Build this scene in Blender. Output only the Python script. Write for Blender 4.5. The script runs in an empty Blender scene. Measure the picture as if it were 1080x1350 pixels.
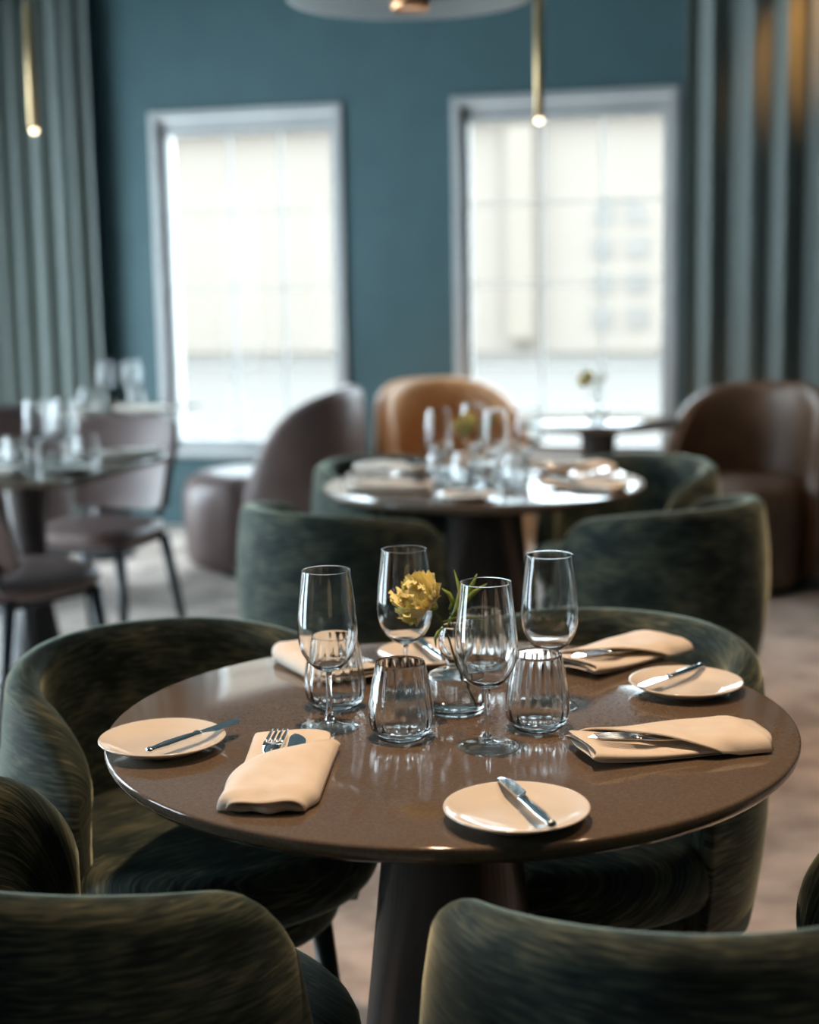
import bpy, bmesh, math, random
from mathutils import Vector, Matrix
random.seed(7)
PI = math.pi
C = bpy.context.scene.collection
S = bpy.context.scene

# ------------------------------------------------------------------ camera
cd = bpy.data.cameras.new('camera'); cam = bpy.data.objects.new('camera', cd); C.objects.link(cam)
PITCH, ROLL = math.radians(8.92), math.radians(-1.0)
cam.matrix_world = Matrix.Translation((0, 0, 1.361)) @ Matrix.Rotation(PI/2 - PITCH, 4, 'X') @ Matrix.Rotation(ROLL, 4, 'Z')
cd.sensor_fit = 'VERTICAL'; cd.sensor_height = 36.0; cd.lens = 1994.0/1350*36
cd.dof.use_dof = True; cd.dof.focus_distance = 1.93; cd.dof.aperture_fstop = 2.5
cd.clip_end = 200
S.camera = cam
# ------------------------------------------------------------------ sky and exposure
SKY = 15.0
w = bpy.data.worlds.new('overcast_sky'); S.world = w; w.use_nodes = True
bg = w.node_tree.nodes['Background']; bg.inputs[0].default_value = (0.74, 0.90, 1.0, 1); bg.inputs[1].default_value = SKY
S.view_settings.view_transform = 'Standard'; S.view_settings.look = 'None'
S.view_settings.gamma = 1.0; S.view_settings.exposure = 0.0; S.view_settings.use_curve_mapping = False
S.cycles.max_bounces = 14; S.cycles.transmission_bounces = 12; S.cycles.transparent_max_bounces = 12
S.cycles.diffuse_bounces = 5; S.cycles.glossy_bounces = 6; S.cycles.sample_clamp_indirect = 6.0
S.cycles.caustics_reflective = True; S.cycles.caustics_refractive = True; S.cycles.blur_glossy = 0.5
# ------------------------------------------------------------------ room frame: u along the window wall, d away from the camera
WA = 0.2905
T_ = Vector((math.cos(WA), -math.sin(WA), 0)); N_ = Vector((math.sin(WA), math.cos(WA), 0))
WD = 7.645                                        # distance of the window wall
def W(u, d, z): return tuple(T_*u + N_*d + Vector((0, 0, z)))
FD = 45.0                                         # distance of the houses across the street
ROOM = dict(u0=-5.0, u1=2.4, d0=-2.2, h=3.05)

# ------------------------------------------------------------------ room lamps and added warm spots
def spot(name, loc, target, watts, col, size, blend=0.6, radius=0.05):
    l = bpy.data.lights.new(name, 'SPOT'); l.energy = watts; l.color = col; l.spot_size = math.radians(size); l.spot_blend = blend; l.shadow_soft_size = radius
    o = bpy.data.objects.new(name, l); C.objects.link(o); o.location = loc
    o.rotation_euler = (Vector(target)-Vector(loc)).to_track_quat('-Z', 'Y').to_euler(); return o
WARM = (1.0, 0.67, 0.41)
spot('warm_spot', (-0.05, 1.95, 3.0), (0.10, 2.02, 0.745), 190, WARM, 46)
spot('warm_spot', (0.5, 5.2, 3.0), (0.3, 4.4, 0.745), 22, WARM, 45)
spot('warm_spot', W(0.12, 6.95, 3.0), W(-0.24, 7.5, 2.45), 75, (1.0, 0.45, 0.12), 34, .9)
spot('warm_spot', (0.45, 6.1, 3.0), (0.25, 7.3, 0.6), 60, (1.0, 0.60, 0.30), 42)  # added spot, brightens and warms the cognac tub chair
spot('warm_spot', (1.0, 5.7, 3.0), (1.2, 6.6, 0.6), 45, (1.0, 0.60, 0.30), 50)  # added spot, puts the orange patch of light on the brown tub chair
spot('warm_spot', (1.5, 4.4, 3.0), (1.15, 4.0, 0.0), 170, WARM, 75)
spot('warm_spot', (1.2, 1.3, 3.0), (0.9, 1.9, 0.0), 60, WARM, 75)

# ================================================================== helpers
def mesh(name, verts, faces, mat=None, parent=None, smooth=True, uv=None, link=True):
    m = bpy.data.meshes.new(name); m.from_pydata([tuple(v) for v in verts], [], faces)
    b = bmesh.new(); b.from_mesh(m); bmesh.ops.recalc_face_normals(b, faces=b.faces); b.to_mesh(m); b.free(); m.update()
    if smooth: m.polygons.foreach_set('use_smooth', [True]*len(m.polygons))
    if uv:
        L = m.uv_layers.new(name='uv')
        for l in m.loops: L.data[l.index].uv = uv[l.vertex_index]
    if mat: m.materials.append(mat)
    if not link: return m
    return place(name, m, parent)
def place(name, m, parent=None, loc=None, rot=None, scale=None):
    o = bpy.data.objects.new(name, m); C.objects.link(o)
    if parent: o.parent = parent
    if loc is not None: o.location = loc
    if rot is not None: o.rotation_euler = rot
    if scale is not None: o.scale = scale
    return o
def tag(o, label=None, cat=None, group=None, kind=None):
    for k, v in (('label', label), ('category', cat), ('group', group), ('kind', kind)):
        if v: o[k] = v
    return o
def thing(name, label, cat, loc=(0, 0, 0), rz=0, group=None):
    o = bpy.data.objects.new(name, None); C.objects.link(o); o.empty_display_size = 0.05
    o.location = loc; o.rotation_euler = (0, 0, rz); return tag(o, label, cat, group)
def dup(root, loc, rz=0, label=None, group=None):
    r = root.copy(); C.objects.link(r); r.location = loc; r.rotation_euler = (0, 0, rz)
    if label: r['label'] = label
    if group: r['group'] = group
    for ch in list(root.children):
        c = ch.copy(); C.objects.link(c); c.parent = r
        for g in list(ch.children):
            d = g.copy(); C.objects.link(d); d.parent = c
    return r
class MB:
    def __init__(s): s.v = []; s.f = []
    def add(s, v, f):
        n = len(s.v); s.v += [tuple(p) for p in v]; s.f += [tuple(i+n for i in q) for q in f]; return s
    def box(s, a, b, fn=None, bev=0):
        x0, y0, z0 = a; x1, y1, z1 = b
        v = [(x0,y0,z0),(x1,y0,z0),(x1,y1,z0),(x0,y1,z0),(x0,y0,z1),(x1,y0,z1),(x1,y1,z1),(x0,y1,z1)]
        if fn: v = [fn(*p) for p in v]
        return s.add(v, [(0,3,2,1),(4,5,6,7),(0,1,5,4),(1,2,6,5),(2,3,7,6),(3,0,4,7)])
    def build(s, name, mat, parent=None, smooth=False, bevel=0):
        o = mesh(name, s.v, s.f, mat, parent, smooth)
        if bevel:
            b = o.modifiers.new('bevel', 'BEVEL'); b.width = bevel; b.segments = 2; b.limit_method = 'ANGLE'
        return o
def lathe(prof, n=48, rib=None):
    """prof: (r, z) from start to end; r == 0 makes a pole. rib(i, phi) gives a radius factor."""
    v = []; f = []; rows = []
    for i, (r, z) in enumerate(prof):
        if r <= 1e-7: rows.append([len(v)]); v.append((0, 0, z))
        else:
            row = []
            for k in range(n):
                a = 2*PI*k/n; q = r*(rib(i, a) if rib else 1); row.append(len(v)); v.append((q*math.cos(a), q*math.sin(a), z))
            rows.append(row)
    for a, b in zip(rows, rows[1:]):
        for k in range(n):
            k2 = (k+1) % n
            if len(a) == 1 and len(b) == 1: continue
            if len(a) == 1: f.append((a[0], b[k], b[k2]))
            elif len(b) == 1: f.append((a[k], b[0], a[k2]))
            else: f.append((a[k], b[k], b[k2], a[k2]))
    return v, f
def tube(pts, rad, n=8, cap=True):
    pts = [Vector(p) for p in pts]; v = []; f = []
    if not hasattr(rad, '__len__'): rad = [rad]*len(pts)
    up = Vector((0.13, 0.27, 0.95)).normalized()
    for i, p in enumerate(pts):
        t = (pts[min(i+1, len(pts)-1)]-pts[max(i-1, 0)]).normalized()
        a = t.cross(up).normalized(); b = t.cross(a).normalized()
        for k in range(n):
            q = 2*PI*k/n; v.append(p+(a*math.cos(q)+b*math.sin(q))*rad[i])
    for i in range(len(pts)-1):
        for k in range(n):
            f.append((i*n+k, i*n+(k+1) % n, (i+1)*n+(k+1) % n, (i+1)*n+k))
    if cap: f += [tuple(range(n))[::-1], tuple(range((len(pts)-1)*n, len(pts)*n))]
    return v, f
def grid(nu, nv, fn, closed_v=False):
    v = [fn(i/(nu-1), j/(nv-1) if not closed_v else j/nv) for i in range(nu) for j in range(nv)]
    f = []
    for i in range(nu-1):
        for j in range(nv if closed_v else nv-1):
            j2 = (j+1) % nv; f.append((i*nv+j, (i+1)*nv+j, (i+1)*nv+j2, i*nv+j2))
    return v, f
def sstep(a, b, x):
    t = min(1, max(0, (x-a)/(b-a))); return t*t*(3-2*t)

# ================================================================== materials
def newmat(name):
    m = bpy.data.materials.new(name); m.use_nodes = True; nt = m.node_tree
    return m, nt, nt.nodes['Principled BSDF'], nt.nodes, nt.links
def pmat(name, col, rough=0.5, metal=0, spec=0.5, noise=None, bump=None, coat=0, sheen=0, sheen_tint=None, stretch=(1, 1, 1), coord='Object'):
    """noise = (scale, colour2, lo, hi); bump = (scale, strength)"""
    m, nt, p, N, L = newmat(name)
    p.inputs['Base Color'].default_value = (*col, 1); p.inputs['Roughness'].default_value = rough
    p.inputs['Metallic'].default_value = metal; p.inputs['Specular IOR Level'].default_value = spec
    if coat: p.inputs['Coat Weight'].default_value = coat; p.inputs['Coat Roughness'].default_value = 0.05
    if sheen:
        p.inputs['Sheen Weight'].default_value = sheen; p.inputs['Sheen Roughness'].default_value = 0.35
        if sheen_tint: p.inputs['Sheen Tint'].default_value = (*sheen_tint, 1)
    tc = N.new('ShaderNodeTexCoord'); mp = N.new('ShaderNodeMapping'); mp.inputs['Scale'].default_value = stretch
    L.new(tc.outputs[coord], mp.inputs[0])
    if noise:
        t = N.new('ShaderNodeTexNoise'); t.inputs['Scale'].default_value = noise[0]; t.inputs['Detail'].default_value = 6
        r = N.new('ShaderNodeValToRGB'); r.color_ramp.elements[0].position = noise[2]; r.color_ramp.elements[1].position = noise[3]
        r.color_ramp.elements[0].color = (*col, 1); r.color_ramp.elements[1].color = (*noise[1], 1)
        L.new(mp.outputs[0], t.inputs['Vector']); L.new(t.outputs[0], r.inputs[0]); L.new(r.outputs[0], p.inputs['Base Color'])
    if bump:
        t2 = N.new('ShaderNodeTexNoise'); t2.inputs['Scale'].default_value = bump[0]; t2.inputs['Detail'].default_value = 4
        b = N.new('ShaderNodeBump'); b.inputs['Strength'].default_value = bump[1]; b.inputs['Distance'].default_value = 0.002
        L.new(mp.outputs[0], t2.inputs['Vector']); L.new(t2.outputs[0], b.inputs['Height']); L.new(b.outputs[0], p.inputs['Normal'])
    return m
M = {}
M['wall'] = pmat('teal_paint', (0.035, 0.080, 0.092), 0.7, noise=(6, (0.039, 0.088, 0.100), .4, .6), bump=(90, .12))
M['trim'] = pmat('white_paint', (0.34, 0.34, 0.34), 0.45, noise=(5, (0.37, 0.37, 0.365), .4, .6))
M['reveal'] = pmat('white_paint_lit', (0.74, 0.73, 0.71), 0.5, noise=(5, (0.78, 0.77, 0.75), .4, .6))  # trim white made lighter, daylight on the reveals put into the colour
M['ceiling'] = pmat('ceiling_paint', (0.10, 0.15, 0.17), 0.85, noise=(4, (0.11, 0.16, 0.18), .4, .6))
M['carpet'] = pmat('mottled_carpet', (0.31, 0.245, 0.205), 0.95, spec=.1, noise=(5.5, (0.58, 0.475, 0.41), .35, .65), bump=(260, .5), sheen=.15)
M['curtain'] = pmat('curtain_cloth', (0.165, 0.19, 0.182), 0.85, spec=.15, noise=(70, (0.21, 0.235, 0.222), .3, .7), bump=(240, .3), sheen=.35, sheen_tint=(.7, .9, .9))
M['stone'] = pmat('polished_brown_stone', (0.120, 0.088, 0.063), 0.09, spec=.55, noise=(260, (0.155, 0.115, 0.083), .42, .66))
M['base'] = pmat('dark_bronze_metal', (0.040, 0.040, 0.042), 0.26, metal=.6, noise=(8, (0.06, 0.052, 0.05), .4, .6))
M['blackwood'] = pmat('black_stained_wood', (0.012, 0.016, 0.02), 0.4, noise=(20, (0.02, 0.024, 0.03), .4, .6), stretch=(1, 1, .1))
M['leather'] = pmat('mauve_brown_leather', (0.115, 0.072, 0.066), 0.42, spec=.6, noise=(9, (0.15, 0.095, 0.085), .35, .65), bump=(160, .12))
M['cognac'] = pmat('cognac_leather', (0.50, 0.265, 0.115), 0.45, spec=.5, noise=(9, (0.56, 0.30, 0.135), .35, .65), bump=(160, .12))
M['brownleather'] = pmat('brown_leather', (0.105, 0.058, 0.034), 0.42, spec=.5, noise=(9, (0.14, 0.08, 0.045), .35, .65), bump=(160, .12))
M['ceramic'] = pmat('cream_glazed_ceramic', (0.78, 0.72, 0.64), 0.12, spec=.5, coat=.3, noise=(12, (0.80, 0.745, 0.67), .4, .6))
M['steel'] = pmat('polished_steel', (0.62, 0.62, 0.62), 0.13, metal=1, noise=(30, (0.68, 0.68, 0.68), .4, .6))
M['linen'] = pmat('cream_linen', (0.76, 0.68, 0.585), 0.85, spec=.15, noise=(40, (0.80, 0.725, 0.63), .35, .65), bump=(700, .25), sheen=.25)
M['brass'] = pmat('brushed_brass', (0.50, 0.36, 0.19), 0.42, metal=.8, noise=(40, (0.56, 0.41, 0.22), .4, .6), stretch=(1, 1, .1))
M['copper'] = pmat('copper', (0.8, 0.42, 0.22), 0.35, metal=1, noise=(40, (0.85, 0.47, 0.25), .4, .6))
M['greymetal'] = pmat('grey_lacquer', (0.20, 0.235, 0.245), 0.45, noise=(12, (0.22, 0.255, 0.265), .4, .6))
M['facade'] = pmat('cream_stone_facade', (0.150, 0.122, 0.099), 0.9, noise=(.4, (0.154, 0.126, 0.102), .4, .6))
M['facadetrim'] = pmat('pale_stone_trim', (0.139, 0.112, 0.088), 0.9, noise=(.7, (0.143, 0.115, 0.09), .4, .6))
M['farglass'] = pmat('far_window_glass', (0.096, 0.082, 0.070), 0.6, noise=(1, (0.105, 0.09, 0.076), .4, .6))
M['street'] = pmat('pale_paving', (0.047, 0.038, 0.030), 0.9, noise=(1, (0.050, 0.040, 0.032), .4, .6))
M['petal'] = pmat('yellow_petal', (0.96, 0.87, 0.44), 0.6, spec=.2, noise=(60, (0.97, 0.91, 0.6), .35, .65), sheen=.3)
M['leaf'] = pmat('fresh_green_leaf', (0.16, 0.26, 0.035), 0.5, noise=(50, (0.26, 0.36, 0.06), .35, .65))
M['stem'] = pmat('dark_green_stem', (0.045, 0.075, 0.018), 0.5, noise=(50, (0.07, 0.11, 0.03), .35, .65))
for k in ('petal', 'leaf'):
    M[k].node_tree.nodes['Principled BSDF'].inputs['Subsurface Weight'].default_value = 0.35 if k == 'petal' else .12
    M[k].node_tree.nodes['Principled BSDF'].inputs['Subsurface Radius'].default_value = (.01, .006, .002)
def glass(name, ior=1.46, col=(1, 1, 1)):
    m = bpy.data.materials.new(name); m.use_nodes = True; nt = m.node_tree; nt.nodes.clear()
    g = nt.nodes.new('ShaderNodeBsdfGlass'); g.inputs['Roughness'].default_value = 0; g.inputs['IOR'].default_value = ior; g.inputs['Color'].default_value = (*col, 1)
    o = nt.nodes.new('ShaderNodeOutputMaterial'); nt.links.new(g.outputs[0], o.inputs[0]); return m
M['glass'] = glass('clear_crystal', 1.47, (.99, .995, .995)); M['water'] = glass('water', 1.33, (.985, .995, 1))
def pane_mat(name, ior):
    m = bpy.data.materials.new(name); m.use_nodes = True; nt = m.node_tree; nt.nodes.clear()
    t = nt.nodes.new('ShaderNodeBsdfTransparent'); t.inputs[0].default_value = (.97, .985, .98, 1)
    g = nt.nodes.new('ShaderNodeBsdfGlossy'); g.inputs['Roughness'].default_value = 0.02
    fr = nt.nodes.new('ShaderNodeFresnel'); ge = nt.nodes.new('ShaderNodeNewGeometry'); mr = nt.nodes.new('ShaderNodeMapRange')      # same reflection from both faces of a thin sheet
    mr.inputs['To Min'].default_value = ior; mr.inputs['To Max'].default_value = 1/ior
    nt.links.new(ge.outputs['Backfacing'], mr.inputs['Value']); nt.links.new(mr.outputs[0], fr.inputs[0])
    mx = nt.nodes.new('ShaderNodeMixShader'); o = nt.nodes.new('ShaderNodeOutputMaterial')
    nt.links.new(fr.outputs[0], mx.inputs[0]); nt.links.new(t.outputs[0], mx.inputs[1]); nt.links.new(g.outputs[0], mx.inputs[2]); nt.links.new(mx.outputs[0], o.inputs[0]); return m
M['pane'] = pane_mat('window_glass', 1.14); M['thinglass'] = pane_mat('thin_crystal', 1.5)
def emit(name, col, s):
    m = bpy.data.materials.new(name); m.use_nodes = True; nt = m.node_tree; p = nt.nodes['Principled BSDF']
    p.inputs['Base Color'].default_value = (.9, .85, .75, 1); p.inputs['Emission Color'].default_value = (*col, 1); p.inputs['Emission Strength'].default_value = s; return m
M['warmdisc'] = emit('dim_warm_lamp', (1, .55, .26), .55)
M['bulb'] = emit('lit_bulb', (1, .78, .5), 6)
def velvet():
    m, nt, p, N, L = newmat('dark_green_velvet')
    uv = N.new('ShaderNodeUVMap'); mp = N.new('ShaderNodeMapping'); mp.inputs['Scale'].default_value = (20, 190, 1); L.new(uv.outputs[0], mp.inputs[0])
    a = N.new('ShaderNodeTexNoise'); a.inputs['Scale'].default_value = 1.0; a.inputs['Detail'].default_value = 5; a.inputs['Distortion'].default_value = .6; L.new(mp.outputs[0], a.inputs['Vector'])
    mp2 = N.new('ShaderNodeMapping'); mp2.inputs['Scale'].default_value = (8, 15, 1); L.new(uv.outputs[0], mp2.inputs[0])
    b = N.new('ShaderNodeTexNoise'); b.inputs['Scale'].default_value = 1.0; b.inputs['Detail'].default_value = 4; L.new(mp2.outputs[0], b.inputs['Vector'])
    mx = N.new('ShaderNodeMath'); mx.operation = 'MULTIPLY_ADD'; mx.inputs[1].default_value = .55; L.new(a.outputs[0], mx.inputs[0])
    hb = N.new('ShaderNodeMath'); hb.operation = 'MULTIPLY'; hb.inputs[1].default_value = .45; L.new(b.outputs[0], hb.inputs[0]); L.new(hb.outputs[0], mx.inputs[2])
    r = N.new('ShaderNodeValToRGB'); e = r.color_ramp.elements
    e[0].position = .40; e[0].color = (0.009, 0.015, 0.015, 1); e[1].position = .64; e[1].color = (0.125, 0.127, 0.083, 1)
    q = e.new(.51); q.color = (0.032, 0.047, 0.039, 1)
    L.new(mx.outputs[0], r.inputs[0]); L.new(r.outputs[0], p.inputs['Base Color'])
    p.inputs['Roughness'].default_value = .75; p.inputs['Specular IOR Level'].default_value = .2
    p.inputs['Sheen Weight'].default_value = 1.0; p.inputs['Sheen Roughness'].default_value = .28; p.inputs['Sheen Tint'].default_value = (.78, .86, .68, 1)
    bp = N.new('ShaderNodeBump'); bp.inputs['Strength'].default_value = .35; bp.inputs['Distance'].default_value = .003; L.new(a.outputs[0], bp.inputs['Height']); L.new(bp.outputs[0], p.inputs['Normal'])
    return m
M['velvet'] = velvet()

# ================================================================== setting
R = ROOM; TH = 0.25
def wall_piece(mb, u0, u1, d0, d1, z0, z1): mb.box((u0, d0, z0), (u1, d1, z1), fn=lambda u, d, z: W(u, d, z))
def slab(name, u0, u1, d0, d1, z0, z1, mat):
    mb = MB(); wall_piece(mb, u0, u1, d0, d1, z0, z1); return tag(mb.build(name, mat), kind='structure')
slab('floor', R['u0']-TH, R['u1']+TH, R['d0']-TH, WD+TH, -0.1, 0, M['carpet'])
slab('ceiling', R['u0']-TH, R['u1']+TH, R['d0']-TH, WD+TH, R['h'], R['h']+.2, M['ceiling'])
WIN = [(-3.706, -2.617), (-2.02, -0.882)]; WZ0, WZ1 = 0.42, 2.242
mb = MB(); us = [R['u0']-TH, *WIN[0], *WIN[1], R['u1']+TH]
for a, b in ((0, 1), (2, 3), (4, 5)): wall_piece(mb, us[a], us[b], WD, WD+TH, 0, R['h'])
for a, b in WIN: wall_piece(mb, a, b, WD, WD+TH, 0, WZ0); wall_piece(mb, a, b, WD, WD+TH, WZ1, R['h'])
tag(mb.build('wall_back', M['wall']), kind='structure')
LW = [(0.3, 1.7), (2.5, 3.9), (4.1, 6.8)]; LZ0, LZ1 = 0.06, 2.1       # left-wall windows outside the frame, nearest one added to light the front chairs
mb = MB(); ds = [R['d0']-TH] + [x for p in LW for x in p] + [WD]
for i in range(0, len(ds), 2): wall_piece(mb, R['u0']-TH, R['u0'], ds[i], ds[i+1], 0, R['h'])
for a, b in LW: wall_piece(mb, R['u0']-TH, R['u0'], a, b, 0, LZ0); wall_piece(mb, R['u0']-TH, R['u0'], a, b, LZ1, R['h'])
tag(mb.build('wall_left', M['wall']), kind='structure')
slab('wall_right', R['u1'], R['u1']+TH, R['d0']-TH, WD, 0, R['h'], M['wall'])
slab('wall_front', R['u0'], R['u1'], R['d0']-TH, R['d0'], 0, R['h'], M['wall'])
mb = MB(); wall_piece(mb, R['u0'], R['u1'], WD-.018, WD-.0005, 0, .13); wall_piece(mb, R['u0'], R['u1'], WD-.012, WD-.0005, .13, .15)
tag(mb.build('baseboard_back', M['wall'], bevel=.003), kind='structure')

def window(i, u0, u1):
    z0, z1 = WZ0, WZ1
    root = bpy.data.objects.new('window_%d' % i, None); C.objects.link(root); root.location = W((u0+u1)/2, WD, z0); root['kind'] = 'structure'
    inv = Matrix.Translation(-Vector(root.location))
    def B(u, d, z): return tuple(Vector(W(u, d, z))-Vector(root.location))
    def part(name, boxes, mat, bevel=.004):
        m = MB()
        for a in boxes: m.box((a[0], a[2], a[4]), (a[1], a[3], a[5]), fn=B)
        return m.build(name, mat, root, bevel=bevel)
    cw = .035
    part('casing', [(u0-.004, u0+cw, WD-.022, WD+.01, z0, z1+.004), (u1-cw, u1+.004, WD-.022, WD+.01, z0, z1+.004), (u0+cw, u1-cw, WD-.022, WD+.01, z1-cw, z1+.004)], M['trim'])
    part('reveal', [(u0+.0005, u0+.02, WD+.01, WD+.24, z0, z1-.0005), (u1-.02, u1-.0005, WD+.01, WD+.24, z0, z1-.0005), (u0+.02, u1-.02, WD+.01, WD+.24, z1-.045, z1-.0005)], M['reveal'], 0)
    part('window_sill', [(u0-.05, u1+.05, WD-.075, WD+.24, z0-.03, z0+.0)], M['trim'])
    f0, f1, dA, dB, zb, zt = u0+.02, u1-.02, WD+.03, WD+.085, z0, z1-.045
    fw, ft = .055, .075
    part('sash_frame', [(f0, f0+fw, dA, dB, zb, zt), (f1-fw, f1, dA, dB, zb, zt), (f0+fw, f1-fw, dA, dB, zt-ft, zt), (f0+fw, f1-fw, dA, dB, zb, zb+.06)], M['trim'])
    g0, g1, h0, h1 = f0+fw, f1-fw, zb+.06, zt-ft
    mu = [g0+(g1-g0)*t for t in (0, .38, .69, 1)]; mz = [h0, .885, 1.305, 1.71, h1]
    for t in mu[1:-1]: part('muntin', [(t-.0038, t+.0038, dA+.012, dB-.012, h0, h1)], M['trim'], .002)
    for t in mz[1:-1]:
        for a, b in zip(mu, mu[1:]): part('muntin', [(a+.0045, b-.0045, dA+.014, dB-.014, t-.003, t+.003)], M['trim'], .002)
    for a, b in zip(mu, mu[1:]):
        for c, d in zip(mz, mz[1:]):
            m = MB(); y = WD+.0575
            m.add([B(a, y, c), B(b, y, c), B(b, y, d), B(a, y, d)], [(0, 1, 2, 3)]); m.build('pane', M['pane'], root)
for i, (a, b) in enumerate(WIN): window(i+1, a, b)

# ---------------------------------------------------------------- street outside
mb = MB(); wall_piece(mb, -60, 60, WD+TH+.3, FD+2, -1.2, -1.0); tag(mb.build('trim_street', M['street']), kind='structure')
def far(u, z, k=3.616): return u*k, 1.361+(z-1.361)*k
K = FD/WD                                         # far things are as large as they stand far
fb = thing('building', 'pale cream stone building across the street seen through the windows', 'building', W(-12, FD, -1.0))
def FB(u, d, z): return tuple(Vector(W(u, d, z))-Vector(fb.location))
def fpart(name, boxes, mat, parent=fb, bevel=0):
    m = MB()
    for a in boxes: m.box((a[0], a[2], a[4]), (a[1], a[3], a[5]), fn=FB)
    return m.build(name, mat, parent, bevel=bevel)
fpart('wall', [(-52, 22, FD, FD+8, -1, 6.25)], M['facade'])
for a, b in ((-10.15, -9.35),):
    fpart('pilaster', [(a, b, FD-.5, FD, -.6, 5.6)], M['facadetrim'])
fpart('sky_blocker', [(-62, -14.9, FD+.3, FD+8.3, -1, 13.2)], M['facade'])  # unseen high wall added to keep sky glare off the front table
fpart('cornice', [(-52, 22, FD-.6, FD+.2, 5.95, 6.25)], M['facadetrim'])
def arch_window(uc, zb, zs, wd):
    """two-light arched window: sill, arched head panes, rows of square panes"""
    o = fpart('window', [(uc-wd/2-.2, uc+wd/2+.2, FD-.15, FD, zb-.25, zb)], M['facadetrim'])
    hw = wd/2; n = 10
    for s in (-1, 1):
        v = [FB(uc+s*(.16+(hw-.16)*math.cos(PI/2*k/n)), FD-.05, zs+hw*math.sin(PI/2*k/n)) for k in range(n+1)]+[FB(uc+s*.16, FD-.05, zs)]
        w2 = [tuple(Vector(p)+N_*.05) for p in v]; m = len(v)
        mesh('pane', v+w2, [tuple(range(m))]+[tuple(range(m, 2*m))[::-1]]+[(k, m+k, m+(k+1) % m, (k+1) % m) for k in range(m)], M['farglass'], o, smooth=False)
        z = zs-.35
        while z-.62 > zb:
            fpart('pane', [(min(uc+s*.2, uc+s*hw), max(uc+s*.2, uc+s*hw), FD-.06, FD-.01, z-.62, z)], M['farglass'], o); z -= 1.02
for uc in (-6.85, -25.5): arch_window(uc, -.9, 2.7, 1.65)

# ================================================================== curtains
def curtain(label, u0, u1, folds, amp, seed, dbase):
    rnd = random.Random(seed); n = int(folds*22)+1
    ph = [rnd.uniform(-.5, .5) for _ in range(int(folds)+2)]
    am = [rnd.uniform(.65, 1.15) for _ in range(int(folds)+2)]
    def P(i, j):
        s = i; k = s*folds; q = int(k); fr = k-q
        a = am[q]*(1-fr)+am[q+1]*fr; p = ph[q]*(1-fr)+ph[q+1]*fr
        z = .012 + (R['h']-.03)*j
        sp = 1+.10*(1-j)*math.sin(3*s+seed)
        x = u0+(u1-u0)*s+.012*math.sin(4*PI*k+p)*sp
        q2 = 2*PI*k+p*1.3; d = dbase+amp*a*sp*(math.sin(q2)+.34*math.sin(2*q2))+.010*math.sin(5*j+q)*(1-j)
        return W(x, d, z)
    v, f = grid(n, 14, P)
    root = thing('curtain', label, 'curtain', W((u0+u1)/2, dbase, .012))
    v = [tuple(Vector(p)-Vector(root.location)) for p in v]
    o = mesh('drape', v, f, M['curtain'], root); s = o.modifiers.new('solid', 'SOLIDIFY'); s.thickness = .006
    rail = MB(); rail.box((u0-.05, dbase-.02, R['h']-.022), (u1+.05, dbase+.02, R['h']-.002), fn=lambda u, d, z: tuple(Vector(W(u, d, z))-Vector(root.location)))
    rail.build('curtain_rail', M['greymetal'], root)
curtain('long grey-teal curtain left of the left window', -4.86, -3.99, 7.5, .05, 3, WD-.13)
curtain('long grey-teal curtain right of the right window, warm spotlight on its folds', -.83, .62, 8.5, .045, 8, WD-.12)

# ================================================================== barrel dining chair
def shell(te, rad_out, thick, zb, ztop, nth=64, forward=1.0, endr=20, npr=26, uvscale=1.0):
    """padded wrap-round shell; ztop(theta_deg) rim height, rad_out(zz in 0..1), theta 0 is the back (local -x)"""
    v = []; f = []; uv = []; ths = []
    for i in range(nth+1):
        t = i/nth*2-1; ths.append(te*(t*.82+.18*t**3*1.0) if False else te*math.sin(t*PI/2*.86)/math.sin(PI/2*.86))
    for th in ths:
        a = math.radians(th); zt = ztop(abs(th)); q = max(0, (abs(th)-(te-7))/7); shr = math.sqrt(max(0, 1-q*q*.96))
        pts = []
        H = zt-zb
        # outer wall up, rolled top, inner wall down, underside back
        tk = thick*(.55+.45*shr) if q else thick
        rr = tk/2
        nu = 8
        for k in range(nu):
            s = k/(nu-1); z = zb+(zt-rr-zb)*s; pts.append((rad_out((z-zb)/max(H, .05)), z))
        ro = pts[-1][0]; rc = ro-rr
        for k in range(1, 8):
            b = PI*k/8; pts.append((rc+rr*math.cos(b), zt-rr+rr*math.sin(b)))
        for k in range(nu):
            s = 1-k/(nu-1); z = zb+(zt-rr-zb)*s; pts.append((rad_out((z-zb)/max(H, .05))-tk-.012*(1-s), z))
        sc = 0
        for k, (r, z) in enumerate(pts):
            v.append((-r*math.cos(a)*forward, r*math.sin(a), z))
            if k: sc += math.hypot(r-pts[k-1][0], z-pts[k-1][1])
            uv.append((a*.29*uvscale, sc*uvscale))
    m = len(pts)
    for i in range(nth):
        for k in range(m-1): f.append((i*m+k, i*m+k+1, (i+1)*m+k+1, (i+1)*m+k))
        f.append((i*m+m-1, i*m, (i+1)*m, (i+1)*m+m-1))
    f.append(tuple(range(m))); f.append(tuple(nth*m+k for k in range(m))[::-1])
    return v, f, uv
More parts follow.
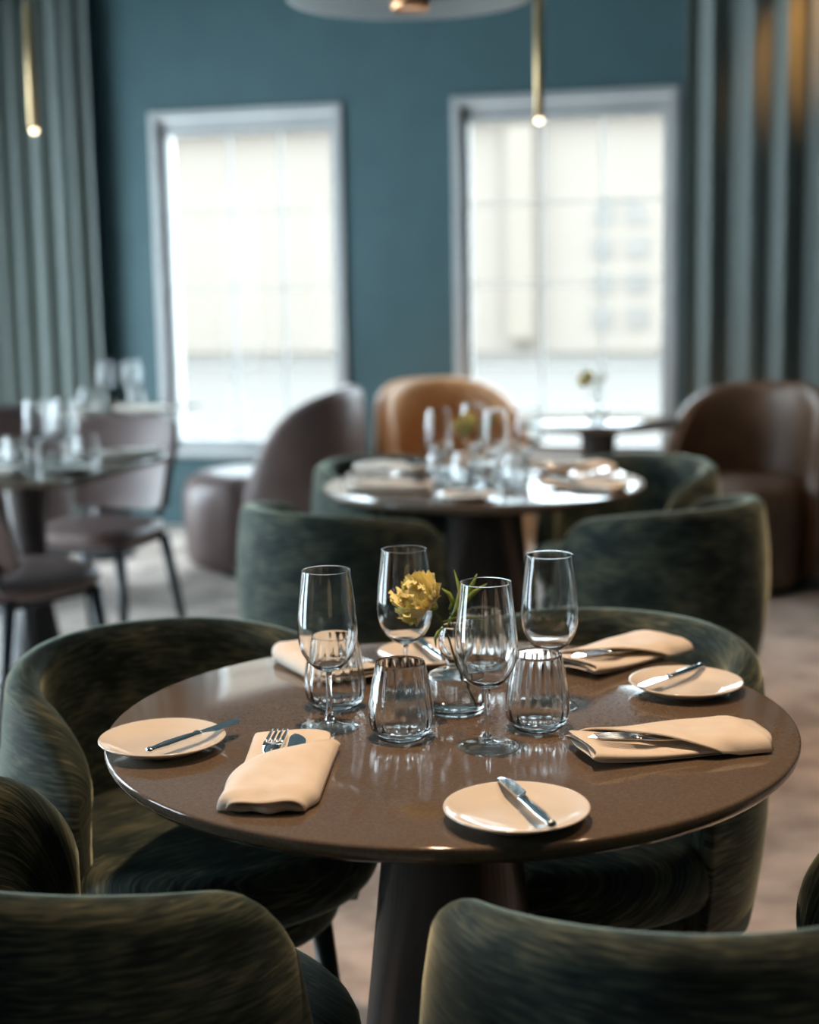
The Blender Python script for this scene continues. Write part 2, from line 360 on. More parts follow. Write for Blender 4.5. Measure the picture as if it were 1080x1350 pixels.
def cushion(r, z0, z1, cx=0, n=56, edge=.04, sq=2.3, crown=.008):
    prof = [(0, z0), (r*.55, z0), (r-edge, z0)]
    for k in range(1, 10): b = -PI/2+PI*k/10; h = (z1-z0)/2; prof.append((r-edge+edge*math.cos(b), z0+h+h*math.sin(b)))
    prof += [(r-edge, z1), (r*.72, z1+crown*.4), (r*.45, z1+crown*.8), (r*.2, z1+crown), (0, z1+crown)]
    v = []; f = []; uv = []; rows = []
    for rr, z in prof:
        if rr == 0: rows.append([len(v)]); v.append((cx, 0, z)); uv.append((cx, 0)); continue
        row = []
        for k in range(n):
            a = 2*PI*k/n; c, s = math.cos(a), math.sin(a); q = (abs(c)**sq+abs(s)**sq)**(-1/sq)
            row.append(len(v)); p = (cx+rr*q*c, rr*q*s, z); v.append(p); uv.append((p[1]+p[2]*.3, p[0]+p[2]))
        rows.append(row)
    for a, b in zip(rows, rows[1:]):
        for k in range(n):
            k2 = (k+1) % n
            if len(a) == 1: f.append((a[0], b[k2], b[k]))
            elif len(b) == 1: f.append((a[k], a[k2], b[0]))
            else: f.append((a[k], a[k2], b[k2], b[k]))
    return v, f, uv
TE, HB, HA = 117, .756, .690
def rim_z(q):
    z = HB-(HB-HA)*(min(q, TE)/TE)**2.6
    e = min(1, max(0, (q-(TE-24))/24)); return z-.115*(1-math.sqrt(max(0, 1-e*e*.985)))
def barrel_rad(s): return .262+.042*math.sin(PI*min(1, .12+s*.70))
def make_barrel(label, loc, rz, group):
    t = thing('barrel_chair', label, 'chair', loc, rz, group)
    v, f, uv = shell(TE, barrel_rad, .058, .30, rim_z); mesh('backrest', v, f, M['velvet'], t, uv=uv)
    v, f, uv = cushion(.275, .375, .482, .055, edge=.05, sq=2.25); mesh('seat', v, f, M['velvet'], t, uv=uv)
    v, f, uv = cushion(.235, .305, .374, .02, edge=.02, sq=2.1, crown=0); mesh('seat_base', v, f, M['velvet'], t, uv=uv)
    for sx, sy in ((1, 1), (1, -1), (-1, 1), (-1, -1)):
        v, f = tube([(sx*.145+.02, sy*.145, .31), (sx*.175+.02, sy*.175, 0)], [.019, .012], 12); mesh('leg', v, f, M['blackwood'], t)
    return t
T1 = (0.0516, 2.0403); T2 = (0.2245, 4.4571); GR1 = 'green barrel chairs round the front table'; GR2 = 'green barrel chairs round the second table'
rad = math.radians
ch = make_barrel('dark green velvet barrel chair behind the front table, left side, beyond the left plate', (-.375, 2.425, 0), rad(-54), GR1)
def bc(x, y, a, label, g): return dup(ch, (x, y, 0), rad(a), label, g)
bc(.285, 2.44, -120, 'dark green velvet barrel chair behind the front table, right side, past the right plate', GR1)
bc(-.395, 1.708, 41, 'dark green velvet barrel chair at the bottom left corner, seen from behind', GR1)
bc(.302, 1.572, 112, 'olive-green velvet barrel chair at bottom right, its back cut by the frame', GR1)
bc(-.175, 4.10, 47, 'green velvet barrel chair before the second table, left one, pale light on its back', GR2)
bc(.675, 4.08, 132, 'olive-lit green velvet barrel chair before the second table, right one, seen from behind', GR2)
bc(-.02, 4.90, -40, 'green velvet barrel chair behind the second table, left one, under the napkin end', GR2)
bc(.70, 4.82, -135, 'green velvet barrel chair behind the second table, right one, before the brown tub chair', GR2)

# ================================================================== pedestal tables
def round_table(label, loc, r, r_top, r_bot, group=None):
    t = thing('round_table', label, 'table', (*loc, 0), 0, group)
    e = .004
    v, f = lathe([(0, .722), (r-.010, .722), (r-.002, .730), (r, .736), (r, .7415), (r-.0012, .7442), (r-.004, .745), (r*.6, .745), (0, .745)], 128)
    o = mesh('table_top', v, f, M['stone'], t)
    v, f = lathe([(0, .0), (r_bot+.01, .0), (r_bot+.01, .012), (r_bot, .016), (r_top, .700), (r_top+.10, .704), (r_top+.10, .7215), (0, .7215)], 64)
    mesh('pedestal', v, f, M['base'], t); return t
def sharp(o, ang=35):
    bpy.context.view_layer.objects.active = o
round_table('round brown stone table in front, laid for four', T1, .475, .084, .156)
round_table('second round stone table behind the front one, window glare on its top', T2, .475, .108, .17)
def trumpet(t):
    v, f = lathe([(0, 0), (.150, 0), (.148, .012), (.112, .05), (.090, .14), (.066, .28), (.056, .40), (.060, .52), (.072, .66), (.080, .7155), (.13, .7165), (.13, .7215), (0, .7215)], 48)
    mesh('pedestal', v, f, M['base'], t)
def square_table(label, loc, half):
    t = thing('square_table', label, 'table', (*loc, 0), -WA)
    m = MB(); m.box((-half, -half, .722), (half, half, .745)); m.build('table_top', M['stone'], t, bevel=.004)
    trumpet(t); return t
TA = (-1.30, 5.09); TB = (-1.52, 7.42); TW = (.795, 6.30)
square_table('square dark table at left edge between the two dining chairs', TA, .36)
square_table('square table by the left curtain, farther one of the two at left', TB, .38)
t = thing('round_table', 'small round table under the right window on a tapering dark pedestal', 'table', (*TW, 0))
v, f = lathe([(0, .724), (.335, .724), (.345, .732), (.345, .742), (.342, .745), (0, .745)], 72); mesh('table_top', v, f, M['stone'], t)
trumpet(t)

# ================================================================== tub armchairs
def make_tub(label, loc, rz, mat_in, mat_out, group=None):
    t = thing('tub_armchair', label, 'armchair', loc, rz, group)
    te = 104
    def zt(q):
        e = min(1, q/te); return .30+.56*max(0, 1-e**3.2)**.55
    v, f, uv = shell(te, lambda s: .355+.035*math.sin(PI*min(1, .1+s*.75)), .085, .07, zt, nth=72, forward=1.05); mesh('backrest', v, f, mat_in, t, uv=uv)
    # drum seat
    prof = [(0, .03), (.30, .03), (.335, .05), (.345, .09), (.350, .25), (.352, .33), (.345, .39), (.325, .435), (.28, .462), (.2, .475), (.1, .48), (0, .48)]
    v, f = lathe(prof, 64); v = [(x*1.04+.10, y*.82 if x < .05 else y*.88, z) for x, y, z in v]; mesh('seat', v, f, mat_out, t)
    v, f = lathe([(0, 0), (.29, 0), (.29, .03), (0, .03)], 48); mesh('plinth', v, f, M['blackwood'], t)
    return t
GT = 'leather tub armchairs by the windows'
tub = make_tub('brown leather tub armchair before the left window, facing left, seen from its side', (-.60, 7.02, 0), rad(172), M['leather'], M['leather'], GT)
make_tub('cognac leather tub armchair between the two windows, behind the second table', (.22, 7.15, 0), rad(-70), M['cognac'], M['cognac'], GT)
make_tub('large brown leather tub armchair at the right edge below the curtain', (1.46, 6.52, 0), rad(-124), M['brownleather'], M['brownleather'], GT)
dup(tub, (-1.86, 6.50, 0), rad(112), 'mauve leather tub armchair at the left edge behind the square table', GT)

# ================================================================== dining chairs
def make_dining(label, loc, rz, group):
    t = thing('dining_chair', label, 'chair', loc, rz, group)
    v, f, uv = cushion(.215, .41, .475, .035, edge=.03, sq=3.6); mesh('seat', v, f, M['leather'], t, uv=uv)
    def bp(i, j):                              # back panel: curved, leaning back, rounded corners
        y = (j-.5)*2; z = i
        hw = .215*(1-.10*(1-z))*(1 - .05*max(0, z-.85)/.15*abs(y)**4)
        zz = .50+.345*z-.02*abs(y)**6*(1 if z > .5 else -1)
        return (-.165-.10*z+.045*(1-y*y)*-1+.045, hw*y, zz)
    v, f = grid(12, 17, bp); o = mesh('backrest', v, f, M['leather'], t)
    s = o.modifiers.new('solid', 'SOLIDIFY'); s.thickness = .035; s.offset = 0
    b = o.modifiers.new('bevel', 'BEVEL'); b.width = .012; b.segments = 3; b.limit_method = 'ANGLE'
    for sy in (1, -1):
        v, f = tube([(-.15, sy*.17, .41), (-.235, sy*.205, .0)], [.022, .015], 10); mesh('leg', v, f, M['blackwood'], t)
        v, f = tube([(.19, sy*.17, .41), (.225, sy*.195, .0)], [.022, .015], 10); mesh('leg', v, f, M['blackwood'], t)
        v, f = tube([(-.11, sy*.15, .412), (-.16, sy*.15, .46), (-.172, sy*.15, .53)], .012, 10); mesh('back_support', v, f, M['blackwood'], t)
    m = MB(); m.box((-.17, -.16, .385), (.19, .16, .409)); m.build('seat_frame', M['blackwood'], t, bevel=.004)
    return t
GD = 'leather dining chairs at the left tables'
dn = make_dining('brown leather dining chair with dark splayed legs, facing the square table, before the left window', (-1.14, 5.55, 0), rad(-108), GD)
dup(dn, (-1.245, 4.62, 0), rad(54), 'brown leather dining chair cut by the left edge, nearest one at left', GD)

# ================================================================== pendants
def rod(label, x, y, z0, L):
    t = thing('tube_pendant', label, 'pendant lamp', (x, y, z0), 0, 'brass tube pendants')
    v, f = lathe([(0, .004), (.012, .004), (.0155, .006), (.0155, L-.004), (.012, L), (0, L)], 32); mesh('tube', v, f, M['brass'], t)
    v, f = lathe([(0, -.012), (.008, -.010), (.0125, -.003), (.0125, .0035), (0, .0035)], 24); mesh('bulb', v, f, M['bulb'], t)
    v, f = tube([(0, 0, L), (0, 0, R['h']-z0-.02)], .0015, 6); mesh('cord', v, f, M['blackwood'], t)
    v, f = lathe([(0, R['h']-z0-.025), (.04, R['h']-z0-.025), (.04, R['h']-z0-.001), (0, R['h']-z0-.001)], 24); mesh('ceiling_rose', v, f, M['brass'], t)
rod('brass tube pendant at the upper left before the curtain', -1.186, 5.0, 1.84, .40)
rod('brass tube pendant hanging before the right window', .439, 5.0, 1.845, .375)
DZ = 2.118
t = thing('dish_pendant', 'wide grey dish pendant with copper lamp holder at the top centre', 'pendant lamp', (.027, 4.4, DZ))
v, f = lathe([(0, .004), (.10, .004), (.22, .002), (.32, .0), (.340, .001), (.347, .006), (.346, .014), (.335, .022), (.28, .034), (.15, .050), (.05, .058), (0, .060)], 96); mesh('dish', v, f, M['greymetal'], t)
v, f = lathe([(0, -.012), (.047, -.012), (.047, -.025), (.053, -.025), (.053, .003), (0, .003)], 48); mesh('lamp_holder', v, f, M['copper'], t)
v, f = lathe([(0, -.013), (.044, -.013), (.044, -.017), (0, -.017)], 32); mesh('bulb', v, f, M['warmdisc'], t)
v, f = tube([(0, 0, .058), (0, 0, R['h']-DZ-.001)], .004, 8); mesh('cord', v, f, M['blackwood'], t)

# ================================================================== tableware
Z = .745
def make_wine(label, loc, group):
    t = thing('wine_glass', label, 'wine glass', loc, 0, group)
    outer = [(.0045, .0800), (.010, .0812), (.019, .0855), (.0285, .0945), (.0360, .107), (.0400, .121), (.0412, .134), (.0408, .148), (.0392, .168), (.0368, .190), (.0346, .208), (.0335, .2165), (.0331, .2198), (.0330, .2212), (.03297, .2215)]
    th = .0008
    inner = [(r-th, z+ (.0006 if i > 6 else .0016-.0001*i)) for i, (r, z) in enumerate(outer[2:])]
    prof = [(0, .0800)]+outer+[(.0327, .2219), (.03235, .22175), (.03222, .2214)]+inner[::-1][1:]+[(.008, .0865), (0, .0855)]
    v, f = lathe(prof, 64); mesh('bowl', v, f, M['glass'], t)
    v, f = lathe([(0, .0085), (.0085, .0085), (.0062, .012), (.0046, .020), (.0038, .035), (.0036, .055), (.0040, .072), (.0045, .0798), (0, .0798)], 32); mesh('stem', v, f, M['glass'], t)
    v, f = lathe([(0, .0014), (.020, .0010), (.036, .0004), (.0405, .0004), (.0414, .0010), (.0411, .0017), (.030, .0030), (.018, .0052), (.0088, .0083), (0, .0083)], 64); mesh('foot', v, f, M['thinglass'], t)
    return t
def make_tumbler(label, loc, group):
    prof = [(0, .0020), (.018, .0014), (.027, .0003), (.0315, .0012), (.0375, .008), (.0425, .018), (.0445, .030), (.0438, .045), (.0415, .062), (.0385, .080), (.0350, .096), (.0337, .1022), (.0332, .1046), (.0331, .1051), (.0327, .1055), (.0322, .1052), (.0321, .1047), (.0325, .1022)]
    inn = [(.0338, .096), (.0372, .080), (.0401, .062), (.0424, .045), (.0430, .032), (.0405, .020), (.034, .0125), (.02, .0098), (0, .0092)]
    n0 = len(prof)
    def rib(i, a): return 1+(.034 if n0 <= i < n0+6 else .007 if 7 <= i < 11 else 0)*(.5*math.cos(18*a)-.5)
    v, f = lathe(prof+inn, 108, rib)
    return tag(mesh('tumbler', v, f, M['glass']), label, 'tumbler', group), loc
def make_plate(label, loc, group):
    r = .084
    prof = [(0, .0035), (.042, .0035), (.045, .0), (.050, .0), (.052, .0035), (.066, .0075), (r-.002, .0150), (r, .0165), (r-.001, .0178), (r-.003, .0178), (.068, .0112), (.056, .0075), (.050, .0066), (.03, .0062), (0, .006)]
    v, f = lathe(prof, 96); o = mesh('side_plate', v, f, M['ceramic']); o.location = loc; return tag(o, label, 'plate', group)
def knife_parts(t, L, bl, bw, pointed):
    hl = L-bl
    # handle along +x from 0 to hl, blade from hl to L
    prof = [(0, 0), (.0038, .0006), (.0052, .003), (.0055, .006), (.0046, .009), (.0044, .012), (.0062, hl*.35), (.0056, hl*.7), (.0044, hl-.010), (.0058, hl-.006), (.0058, hl-.003), (.0038, hl)]
    v, f = lathe(prof+[(0, hl)], 20); v = [(z, x*1.15, y*.72) for x, y, z in v]; mesh('handle', v, f, M['steel'], t)
    top = []; n = 14; vv = []; ff = []
    for i in range(n+1):
        s = i/n; x = hl+bl*s
        lo = -bw*(.38+.62*sstep(0, .25, s))*(1-(max(0, (s-.72)/.28)**2.2)*(.75)); hi = bw*.36*(1-max(0, (s-.86)/.14)**2*(.9 if pointed else .5))
        if i == 0: lo, hi = -.003, .003
        vv += [(x, lo, -.0003), (x, hi, -.0010), (x, hi, .0010), (x, lo, .0003)]
    for i in range(n):
        for k in range(4): ff.append((i*4+k, i*4+(k+1) % 4, i*4+4+(k+1) % 4, i*4+4+k))
    ff += [(3, 2, 1, 0), tuple(n*4+k for k in range(4))]
    mesh('blade', vv, ff, M['steel'], t, smooth=False)
def make_knife(name, label, cat, loc, rz, group, L=.168, bl=.074, bw=.0125, pointed=False):
    t = thing(name, label, cat, loc, rz, group); knife_parts(t, L, bl, bw, pointed); return t
def make_fork(label, loc, rz, group):
    t = thing('dinner_fork', label, 'fork', loc, rz, group)
    def zc(x): return .0065*math.sin(PI*min(1, max(0, (x-.112)/.088))*.9)-.0040*sstep(.165, .2, x)*-1
    def strip(xs, ws, th=.0011, y0=lambda x: 0):
        vv = []; ff = []
        for x, wd in zip(xs, ws):
            z = zc(x); y = y0(x); vv += [(x, y-wd, z-th), (x, y+wd, z-th), (x, y+wd, z+th), (x, y-wd, z+th)]
        for i in range(len(xs)-1):
            for k in range(4): ff.append((i*4+k, i*4+(k+1) % 4, i*4+4+(k+1) % 4, i*4+4+k))
        ff += [(3, 2, 1, 0), tuple(len(vv)-4+k for k in range(4))]; return vv, ff
    v, f = strip([0, .004, .02, .05, .08, .105, .118, .128, .138, .148], [.004, .0075, .0085, .006, .0042, .0036, .005, .0095, .0118, .0122]); mesh('handle', v, f, M['steel'], t)
    for k in range(4):
        o = (k-1.5)*.0066
        v, f = strip([.1475, .165, .18, .192, .197], [.0022, .0020, .0017, .0012, .0004], .0009, lambda x: o); mesh('tine', v, f, M['steel'], t)
    return t
def make_napkin(label, loc, rz, group, L=.255, Wd=.108, seed=0, flip=1):
    rnd = random.Random(seed)
    t = thing('napkin', label, 'napkin', loc, rz, group); hw = Wd/2
    # folded pad: an S-folded ribbon run along x
    prof = []
    layers = [(-.93, .90, .0030), (.92, -.92, .0078), (-.93, .93, .0126)]
    for q, (a, b, z) in enumerate(layers):
        for k in range(7): s = k/6; prof.append((hw*(a+(b-a)*s), z+.0006*math.sin(s*7+q)))
        if q < 2:
            for k in range(1, 4): an = PI*k/4; sg = 1 if b > 0 else -1; prof.append((hw*b+sg*.0042*math.sin(an), z+.0024-.0024*math.cos(an)))
    nx = 12
    v = [(x*L*.93+(.004*math.sin(j*.9+seed) if i == 0 else 0), y*(1-.10*x), zz*(1-.25*x)*(1+.35*max(0, 1-x/.4))+.011*max(0, 1-x/.45)**2*(1-.6*abs(y/hw)**2)) for i, x in enumerate([k/(nx-1) for k in range(nx)]) for j, (y, zz) in enumerate(prof)]
    m = len(prof); f = [(i*m+k, (i+1)*m+k, (i+1)*m+k+1, i*m+k+1) for i in range(nx-1) for k in range(m-1)]
    o = mesh('folded_pad', v, f, M['linen'], t); s = o.modifiers.new('solid', 'SOLIDIFY'); s.thickness = .0022; s.offset = 0
    s2 = o.modifiers.new('sub', 'SUBSURF'); s2.levels = 1; s2.render_levels = 1
    # flap laid diagonally over the cutlery
    def fl(i, j):
        y = 2*j-1                                     # -1 near side .. 1 far side
        st = .008+.165*((1-y)/2)**1.15; u = st+(L-st)*i
        e = sstep(0, .3, i); tail = sstep(.80, 1, i)
        half = hw*(1.04+.05*(1-e))*(1-.22*tail)
        top = .0255-.0005*(1-e)-.0085*tail+.0014*math.sin(5*i+3*y+seed)+.0010*math.sin(11*i-6*y)
        side = abs(y)**3.2
        z = top*(1-side)+(.0035+.004*(1-e))*side
        return (u-.012*tail*abs(y)**2, half*math.copysign(abs(math.sin(y*PI/2)), y)*1.0, z)
    v, f = grid(26, 25, fl); o = mesh('flap', v, f, M['linen'], t); s = o.modifiers.new('solid', 'SOLIDIFY'); s.thickness = .0024; s.offset = 1
    # turned-under end
    def en(i, j):
        y = 2*j-1; b = PI*(i-.5)
        return (L-.012-.012*y*y+.006*math.cos(b)+.004*math.sin(7*y+seed), hw*.80*y, .0065+.0042*math.sin(b)+.002*math.sin(4*y+seed)*(.5+.5*math.sin(b)))
    v, f = grid(9, 17, en); o = mesh('turned_end', v, f, M['linen'], t); s = o.modifiers.new('solid', 'SOLIDIFY'); s.thickness = .002; s.offset = 0
    return t
def make_vase(label, loc, group=None):
    t = thing('bud_vase', label, 'vase', loc, 0, group)
    out = [(0, .0012), (.026, .0008), (.035, .0003), (.038, .002), (.0402, .006), (.0405, .030), (.0402, .050), (.038, .0565), (.030, .0605), (.019, .0630), (.0135, .0655), (.0125, .069), (.0150, .074), (.0205, .082), (.0240, .093), (.0248, .104), (.0235, .115), (.0205, .1240), (.0199, .1258), (.0196, .1264), (.0191, .1267), (.0186, .1264), (.0186, .1256)]
    inn = [(.0190, .1238), (.0219, .115), (.0232, .104), (.0224, .093), (.0190, .083), (.0135, .0752), (.0107, .070), (.0112, .0645), (.018, .0608), (.029, .0582), (.0365, .0545), (.0384, .050), (.0386, .030), (.0384, .010), (.036, .0075), (0, .007)]
    v, f = lathe(out+inn, 64); mesh('vessel', v, f, M['glass'], t)
    v, f = lathe([(0, .0073), (.0355, .0078), (.0381, .0105), (.0383, .030), (.0380, .047), (.0375, .0478), (0, .0474)], 64); mesh('water', v, f, M['water'], t)
    return t
def petal_mesh(seed, L=.026, wd=.022, curl=.35):
    rnd = random.Random(seed); p1, p2, p3 = rnd.uniform(0, 6), rnd.uniform(0, 6), rnd.uniform(0, 6)
    def P(i, j):
        y = 2*j-1; s = i
        wdt = wd*(.18+.82*math.sin(min(1, s*.62+.06)*PI/2)**1.0)*.5
        ruff = (.0026*math.sin(7*y+p1)+.0016*math.sin(13*y+p2))*s**2
        edge = 1+.07*math.sin(17*y+p3)*sstep(.75, 1, s)-.10*y*y*s
        ang = curl*s*1.6
        x = L*s*edge*math.cos(ang*.6); z = L*s*math.sin(ang)*.9+.004*(y*y)*s+ruff
        return (x, wdt*y, z)
    v, f = grid(9, 13, P); return mesh('petal', v, f, M['petal'], link=False, smooth=True)
PET = [petal_mesh(k, L=.024+.002*(k % 3), wd=.022+.003*(k % 2), curl=(.15, .45, .8, .3)[k % 4]) for k in range(8)]
def frame_to(axis):
    return Vector(axis).to_track_quat('Z', 'Y').to_matrix().to_4x4()
def make_flower(label, loc, head, axis, stem_pts, group=None, sc=1.30, npet=(8, 12, 15, 15), leaves=True):
    """loc = where the stem stands; head and stem points relative to it"""
    t = thing('yellow_flower', label, 'flower', loc, 0, group); rnd = random.Random(5)
    A = Matrix.Translation(head) @ frame_to(axis)
    k = 0
    for ring, cnt in enumerate(npet):
        for q in range(cnt):
            az = 2*PI*(q+rnd.uniform(-.25, .25))/cnt+ring*.4
            el = (1.35, 1.02, .62, .18)[ring]+rnd.uniform(-.16, .16)
            s = sc*(.72, .95, 1.12, 1.2)[ring]*rnd.uniform(.92, 1.1)
            m4 = A @ Matrix.Rotation(az, 4, 'Z') @ Matrix.Translation((.002*sc, 0, .002*ring*-1*sc+.004)) @ Matrix.Rotation(-el, 4, 'Y') @ Matrix.Rotation(rnd.uniform(-.5, .5), 4, 'X') @ Matrix.Scale(s, 4)
            o = place('petal', PET[k % 8], t); o.matrix_local = m4; k += 1
    v, f = lathe([(0, -.014), (.003, -.0135), (.0062, -.008), (.007, -.002), (.0055, .004), (0, .004)], 16); o = mesh('calyx', v, f, M['leaf'], t); o.matrix_local = A @ Matrix.Scale(sc, 4)
    v, f = tube(stem_pts, [.0016]*(len(stem_pts)-1)+[.0022], 8); mesh('stem', v, f, M['stem'], t)
    return t
def leaf(t, pts, wd, mat='leaf'):
    pts = [Vector(p) for p in pts]; n = len(pts); vv = []; ff = []
    for i, p in enumerate(pts):
        s = i/(n-1); d = (pts[min(i+1, n-1)]-pts[max(i-1, 0)]).normalized(); a = d.cross(Vector((0, -1, .25))).normalized(); b = d.cross(a).normalized()
        wq = wd*math.sin(PI*(.08+.90*s))**.8*.5
        vv += [p-a*wq+b*wq*.3, p, p+a*wq+b*wq*.3]
    for i in range(n-1):
        for k in range(2): ff.append((i*3+k, i*3+k+1, i*3+4+k, i*3+3+k))
    o = mesh('leaf', vv, ff, M[mat], t); s = o.modifiers.new('solid', 'SOLIDIFY'); s.thickness = .0006; return o
def ang(a, b): return math.atan2(b[1]-a[1], b[0]-a[0])

# ---- front table
G = 'wine glasses on the front table'
wine = make_wine('stemmed wine glass at the left of the front table, before a ribbed tumbler', (-.115, 2.019, Z), G)
dup(wine, (-.009, 2.168, Z), 0, 'stemmed wine glass at the back, behind the yellow flower', G)
dup(wine, (.097, 1.919, Z), 0, 'stemmed wine glass standing nearest, right of the flower', G)
dup(wine, (.197, 2.104, Z), 0, 'stemmed wine glass farthest right on the front table', G)
G = 'ribbed tumblers on the front table'
tum, _ = make_tumbler('ribbed clear tumbler standing alone at the front centre of the table', None, G); tum.location = (-.016, 1.966, Z)
def tb(x, y, label, g, a=0): o = dup(tum, (x, y, Z), a, label, g); return o
tb(-.112, 2.118, 'ribbed clear tumbler right behind the left wine glass', G, .1)
tb(.170, 1.997, 'ribbed clear tumbler between the two right wine glasses', G, .2)
tb(.108, 2.265, 'ribbed clear tumbler behind the vase, seen through a wine glass', G, .05)
G = 'side plates on the front table'
pl = make_plate('cream side plate at the left rim of the front table', (-.333, 1.935, Z), G)
def plate(x, y, label, g): return dup(pl, (x, y, Z), 0, label, g)
plate(.404, 2.168, 'cream side plate at the right rim behind the right napkin', G)
plate(.116, 1.648, 'cream side plate at the front edge of the front table', G)
plate(.028, 2.372, 'cream side plate at the back edge behind the glasses', G)
G = 'butter knives on the side plates'
ZK = Z+.0217
def bk(a, b, label, g=G):
    return make_knife('butter_knife', label, 'butter knife', (a[0], a[1], ZK), ang(a, b), g) if not hasattr(bk, 'p') else dup(bk.p, (a[0], a[1], ZK), ang(a, b), label, g)
bk.p = bk((-.340, 1.860), (-.244, 1.985), 'steel butter knife across the left plate, blade over its right rim')
bk((.443, 2.238), (.318, 2.105), 'steel butter knife across the right plate, handle pointing away')
bk((.150, 1.572), (.104, 1.724), 'steel butter knife on the front plate, handle towards the viewer')
bk((.052, 2.295), (.005, 2.440), 'dark-looking butter knife on the back plate behind the glasses')
G = 'folded napkins on the front table'; GF = 'forks tucked in the napkins of the front table'; GK = 'dinner knives tucked in the napkins of the front table'
def setting(x, y, a, names, g, gf, gk, seed, first=None, cut=True):
    if first is None: n = make_napkin(names[0], (x, y, Z), a, g, seed=seed)
    else: n = dup(first, (x, y, Z), a, names[0], g)
    if not cut: return n
    c, s = math.cos(a), math.sin(a)
    def loc(u, v, z): return (x+c*u-s*v, y+s*u+c*v, Z+z)
    kl = loc(.210, .014, .0178); fl_ = loc(.213, -.026, .0158)
    if not hasattr(setting, 'k'):
        setting.k = make_knife('dinner_knife', names[1], 'table knife', kl, a+PI+.06, gk, .196, .108, .0165, True)
        setting.f = make_fork(names[2], fl_, a+PI-.05, gf); setting.k.rotation_euler.y = -.035; setting.f.rotation_euler.y = -.05
    else:
        dup(setting.k, kl, a+PI+.06, names[1], gk).rotation_euler.y = -.035; dup(setting.f, fl_, a+PI-.05, names[2], gf).rotation_euler.y = -.05
    return n
nap = setting(-.156, 1.925, rad(-94), ('cream napkin folded like a pocket at the left front, fork tines showing', 'dinner knife in the left front napkin', 'fork with four tines standing out of the left front napkin'), G, GF, GK, 1)
n2 = setting(.212, 1.865, rad(14), ('cream napkin at the right of the front table, long flap over knife and fork', 'dinner knife with dark blade lying in the right napkin', 'fork lying in the right napkin beside the knife'), G, GF, GK, 2)
setting(.243, 2.270, rad(43), ('cream napkin behind the right plate, at the back right of the front table', 'dinner knife in the back right napkin', 'fork in the back right napkin'), G, GF, GK, 3, first=n2)
setting(-.075, 2.225, rad(118), ('cream napkin behind the left tumbler, at the back left of the front table', 'dinner knife in the back left napkin', 'fork in the back left napkin'), G, GF, GK, 4, first=nap)
vz = make_vase('small round-necked glass bud vase with water at the table centre', (.062, 2.085, Z))
F0 = (.083, 2.085, Z+.011)
fl1 = make_flower('yellow ruffled flower with green spiky leaves in the glass vase', F0, (-.061, -.03, .154), (-.66, -.42, .42),
    [(0, 0, 0), (-.012, 0, .035), (-.021, 0, .060), (-.030, -.004, .095), (-.043, -.012, .128), (-.052, -.022, .140), (-.056, -.026, .149)])
for pts, wd in [([(-.040, -.01, .122), (-.022, -.012, .128), (.0, -.010, .128), (.018, -.008, .124)], .004),
                ([(-.034, -.008, .112), (-.020, -.01, .140), (-.014, -.008, .165), (-.022, -.006, .196)], .007),
                ([(-.030, -.008, .125), (-.012, -.012, .150), (.006, -.012, .166), (.024, -.010, .176)], .009),
                ([(-.026, -.008, .130), (-.008, -.010, .158), (.004, -.010, .178), (.010, -.008, .190)], .007),
                ([(-.030, -.01, .140), (-.024, -.014, .150), (-.030, -.014, .163), (-.040, -.012, .171)], .008),
                ([(-.037, -.01, .115), (-.046, -.012, .108), (-.050, -.012, .098), (-.049, -.012, .085)], .005)]:
    leaf(fl1, pts, wd)
v, f = tube([(-.012, 0, .035), (-.014, -.004, .070), (-.022, -.008, .105), (-.028, -.01, .135)], .0012, 6); mesh('side_stem', v, f, M['stem'], fl1)

# ---- second table
G = 'wine glasses on the second table'
for k, (x, y, l) in enumerate([(.09, 4.46, 'wine glass on the second table, farthest left one'), (.20, 4.62, 'wine glass on the second table, before the cognac tub chair'), (.255, 4.40, 'wine glass on the second table, beside its small flower'), (.36, 4.52, 'wine glass on the second table, farthest right one')]):
    dup(wine, (x, y, Z), 0, l, G)
G = 'tumblers on the second table'
for x, y, l in [(.10, 4.58, 'tumbler on the second table behind its left wine glass'), (.165, 4.36, 'tumbler at the front centre of the second table'), (.31, 4.34, 'tumbler on the second table, right of the front centre one'), (.30, 4.60, 'tumbler at the back of the second table by the vase')]: tb(x, y, l, G)
G = 'side plates on the second table'
plate(.565, 4.50, 'side plate at the right rim of the second table', G); plate(.16, 4.13, 'side plate at the front of the second table behind the left chair back', G)
plate(-.11, 4.58, 'side plate at the back left of the second table', G); plate(.30, 4.83, 'side plate at the back of the second table', G)
G = 'butter knives on the second table'
bk((.53, 4.43), (.60, 4.57), 'butter knife on the right plate of the second table', G); bk((.13, 4.06), (.20, 4.20), 'butter knife on the front plate of the second table', G)
bk((-.14, 4.50), (-.07, 4.64), 'butter knife on the back left plate of the second table', G); bk((.27, 4.76), (.34, 4.90), 'butter knife on the back plate of the second table', G)
G = 'folded napkins on the second table'; GF = 'forks in the napkins of the second table'; GK = 'dinner knives in the napkins of the second table'
setting(.07, 4.33, rad(172), ('napkin at the left of the second table above the green chair back', 'dinner knife in the left napkin of the second table', 'fork in the left napkin of the second table'), G, GF, GK, 5, first=nap)
setting(.40, 4.36, rad(-35), ('napkin at the front right of the second table', 'dinner knife in the front right napkin of the second table', 'fork in the front right napkin of the second table'), G, GF, GK, 6, first=n2)
setting(.40, 4.64, rad(20), ('napkin at the back right of the second table below the window pedestal', 'dinner knife in the back right napkin of the second table', 'fork in the back right napkin of the second table'), G, GF, GK, 7, first=n2)
setting(.06, 4.72, rad(150), ('napkin at the back left of the second table', 'dinner knife in the back left napkin of the second table', 'fork in the back left napkin of the second table'), G, GF, GK, 8, first=nap)
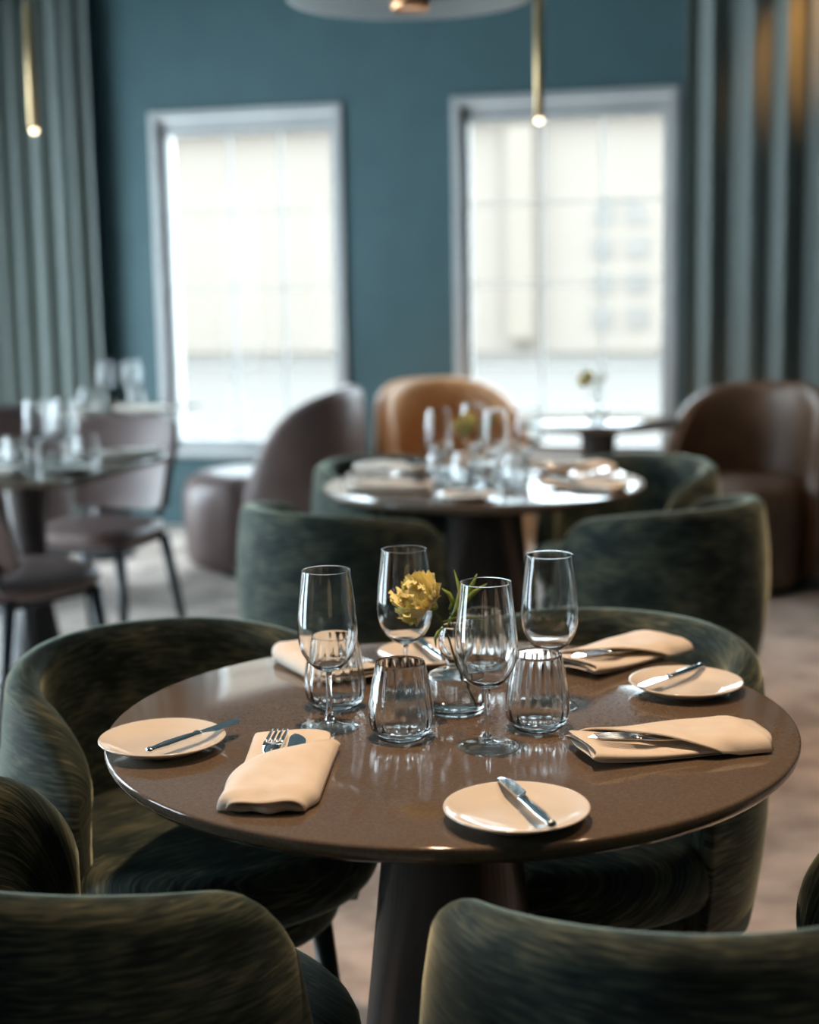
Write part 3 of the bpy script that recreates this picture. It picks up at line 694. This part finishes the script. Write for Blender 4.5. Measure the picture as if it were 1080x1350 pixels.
vz2 = dup(vz, (.225, 4.50, Z), 0, 'small glass bud vase at the centre of the second table')
f2 = dup(fl1, (.246, 4.50, Z+.011), rad(0), 'small yellow flower with leaves in the vase on the second table')

# ---- square tables at left and the small table at the window
def onA(c, u, v): return (c[0]+T_.x*u+N_.x*v, c[1]+T_.y*u+N_.y*v, Z)
G = 'wine glasses on the left square table'
for u, v, l in [(.04, .02, 'wine glass on the near square table, left one of three'), (.115, .09, 'wine glass on the near square table, middle one of three'), (.165, -.03, 'wine glass on the near square table, right one of three')]: dup(wine, onA(TA, u, v), 0, l, G)
G = 'tumblers on the left square table'
for u, v, l in [(-.06, -.06, 'tumbler at the left edge of the frame on the near square table'), (.22, .03, 'tumbler on the near square table, right of its wine glasses'), (.02, -.09, 'tumbler on the near square table, before its wine glasses')]: tb(*onA(TA, u, v)[:2], l, G)
G = 'napkins on the left square tables'
def nk(p, a, l, src): o = dup(src, p, a, l, G); return o
nk(onA(TA, .12, -.20), rad(170), 'napkin at the near edge of the near square table', nap)
nk(onA(TA, .13, .22), rad(10), 'napkin at the far edge of the near square table', n2)
p = onA(TA, -.16, .17); plate(p[0], p[1], 'side plate on the near square table', 'side plates on the left square tables')
p = onA(TA, .24, -.13); plate(p[0], p[1], 'side plate by the near right corner of the near square table', 'side plates on the left square tables')
G = 'wine glasses on the far left table'
for u, v, l in [(.08, -.06, 'wine glass on the far left table, left one'), (.17, .02, 'wine glass on the far left table, right one'), (.14, .12, 'wine glass at the back of the far left table')]: dup(wine, onA(TB, u, v), 0, l, G)
for u, v, l in [(.0, -.1, 'tumbler on the far left table, left one'), (.23, -.04, 'tumbler on the far left table, right one')]: tb(*onA(TB, u, v)[:2], l, 'tumblers on the far left table')
G = 'napkins on the left square tables'
nk(onA(TB, .22, -.22), rad(-10), 'napkin at the near right corner of the far left table', n2)
nk(onA(TB, -.10, -.22), rad(175), 'napkin at the near left of the far left table', nap)
p = onA(TB, .06, -.26); plate(p[0], p[1], 'side plate at the near edge of the far left table', 'side plates on the left square tables')
# small pale plant in a glass on the window table
vz3 = dup(vz, (TW[0]+.0, TW[1]+.02, Z), 0, 'small glass bud vase on the little table at the right window')
f3 = dup(fl1, (TW[0]+.021, TW[1]+.02, Z+.011), 0, 'small flower in the vase on the little table at the right window')
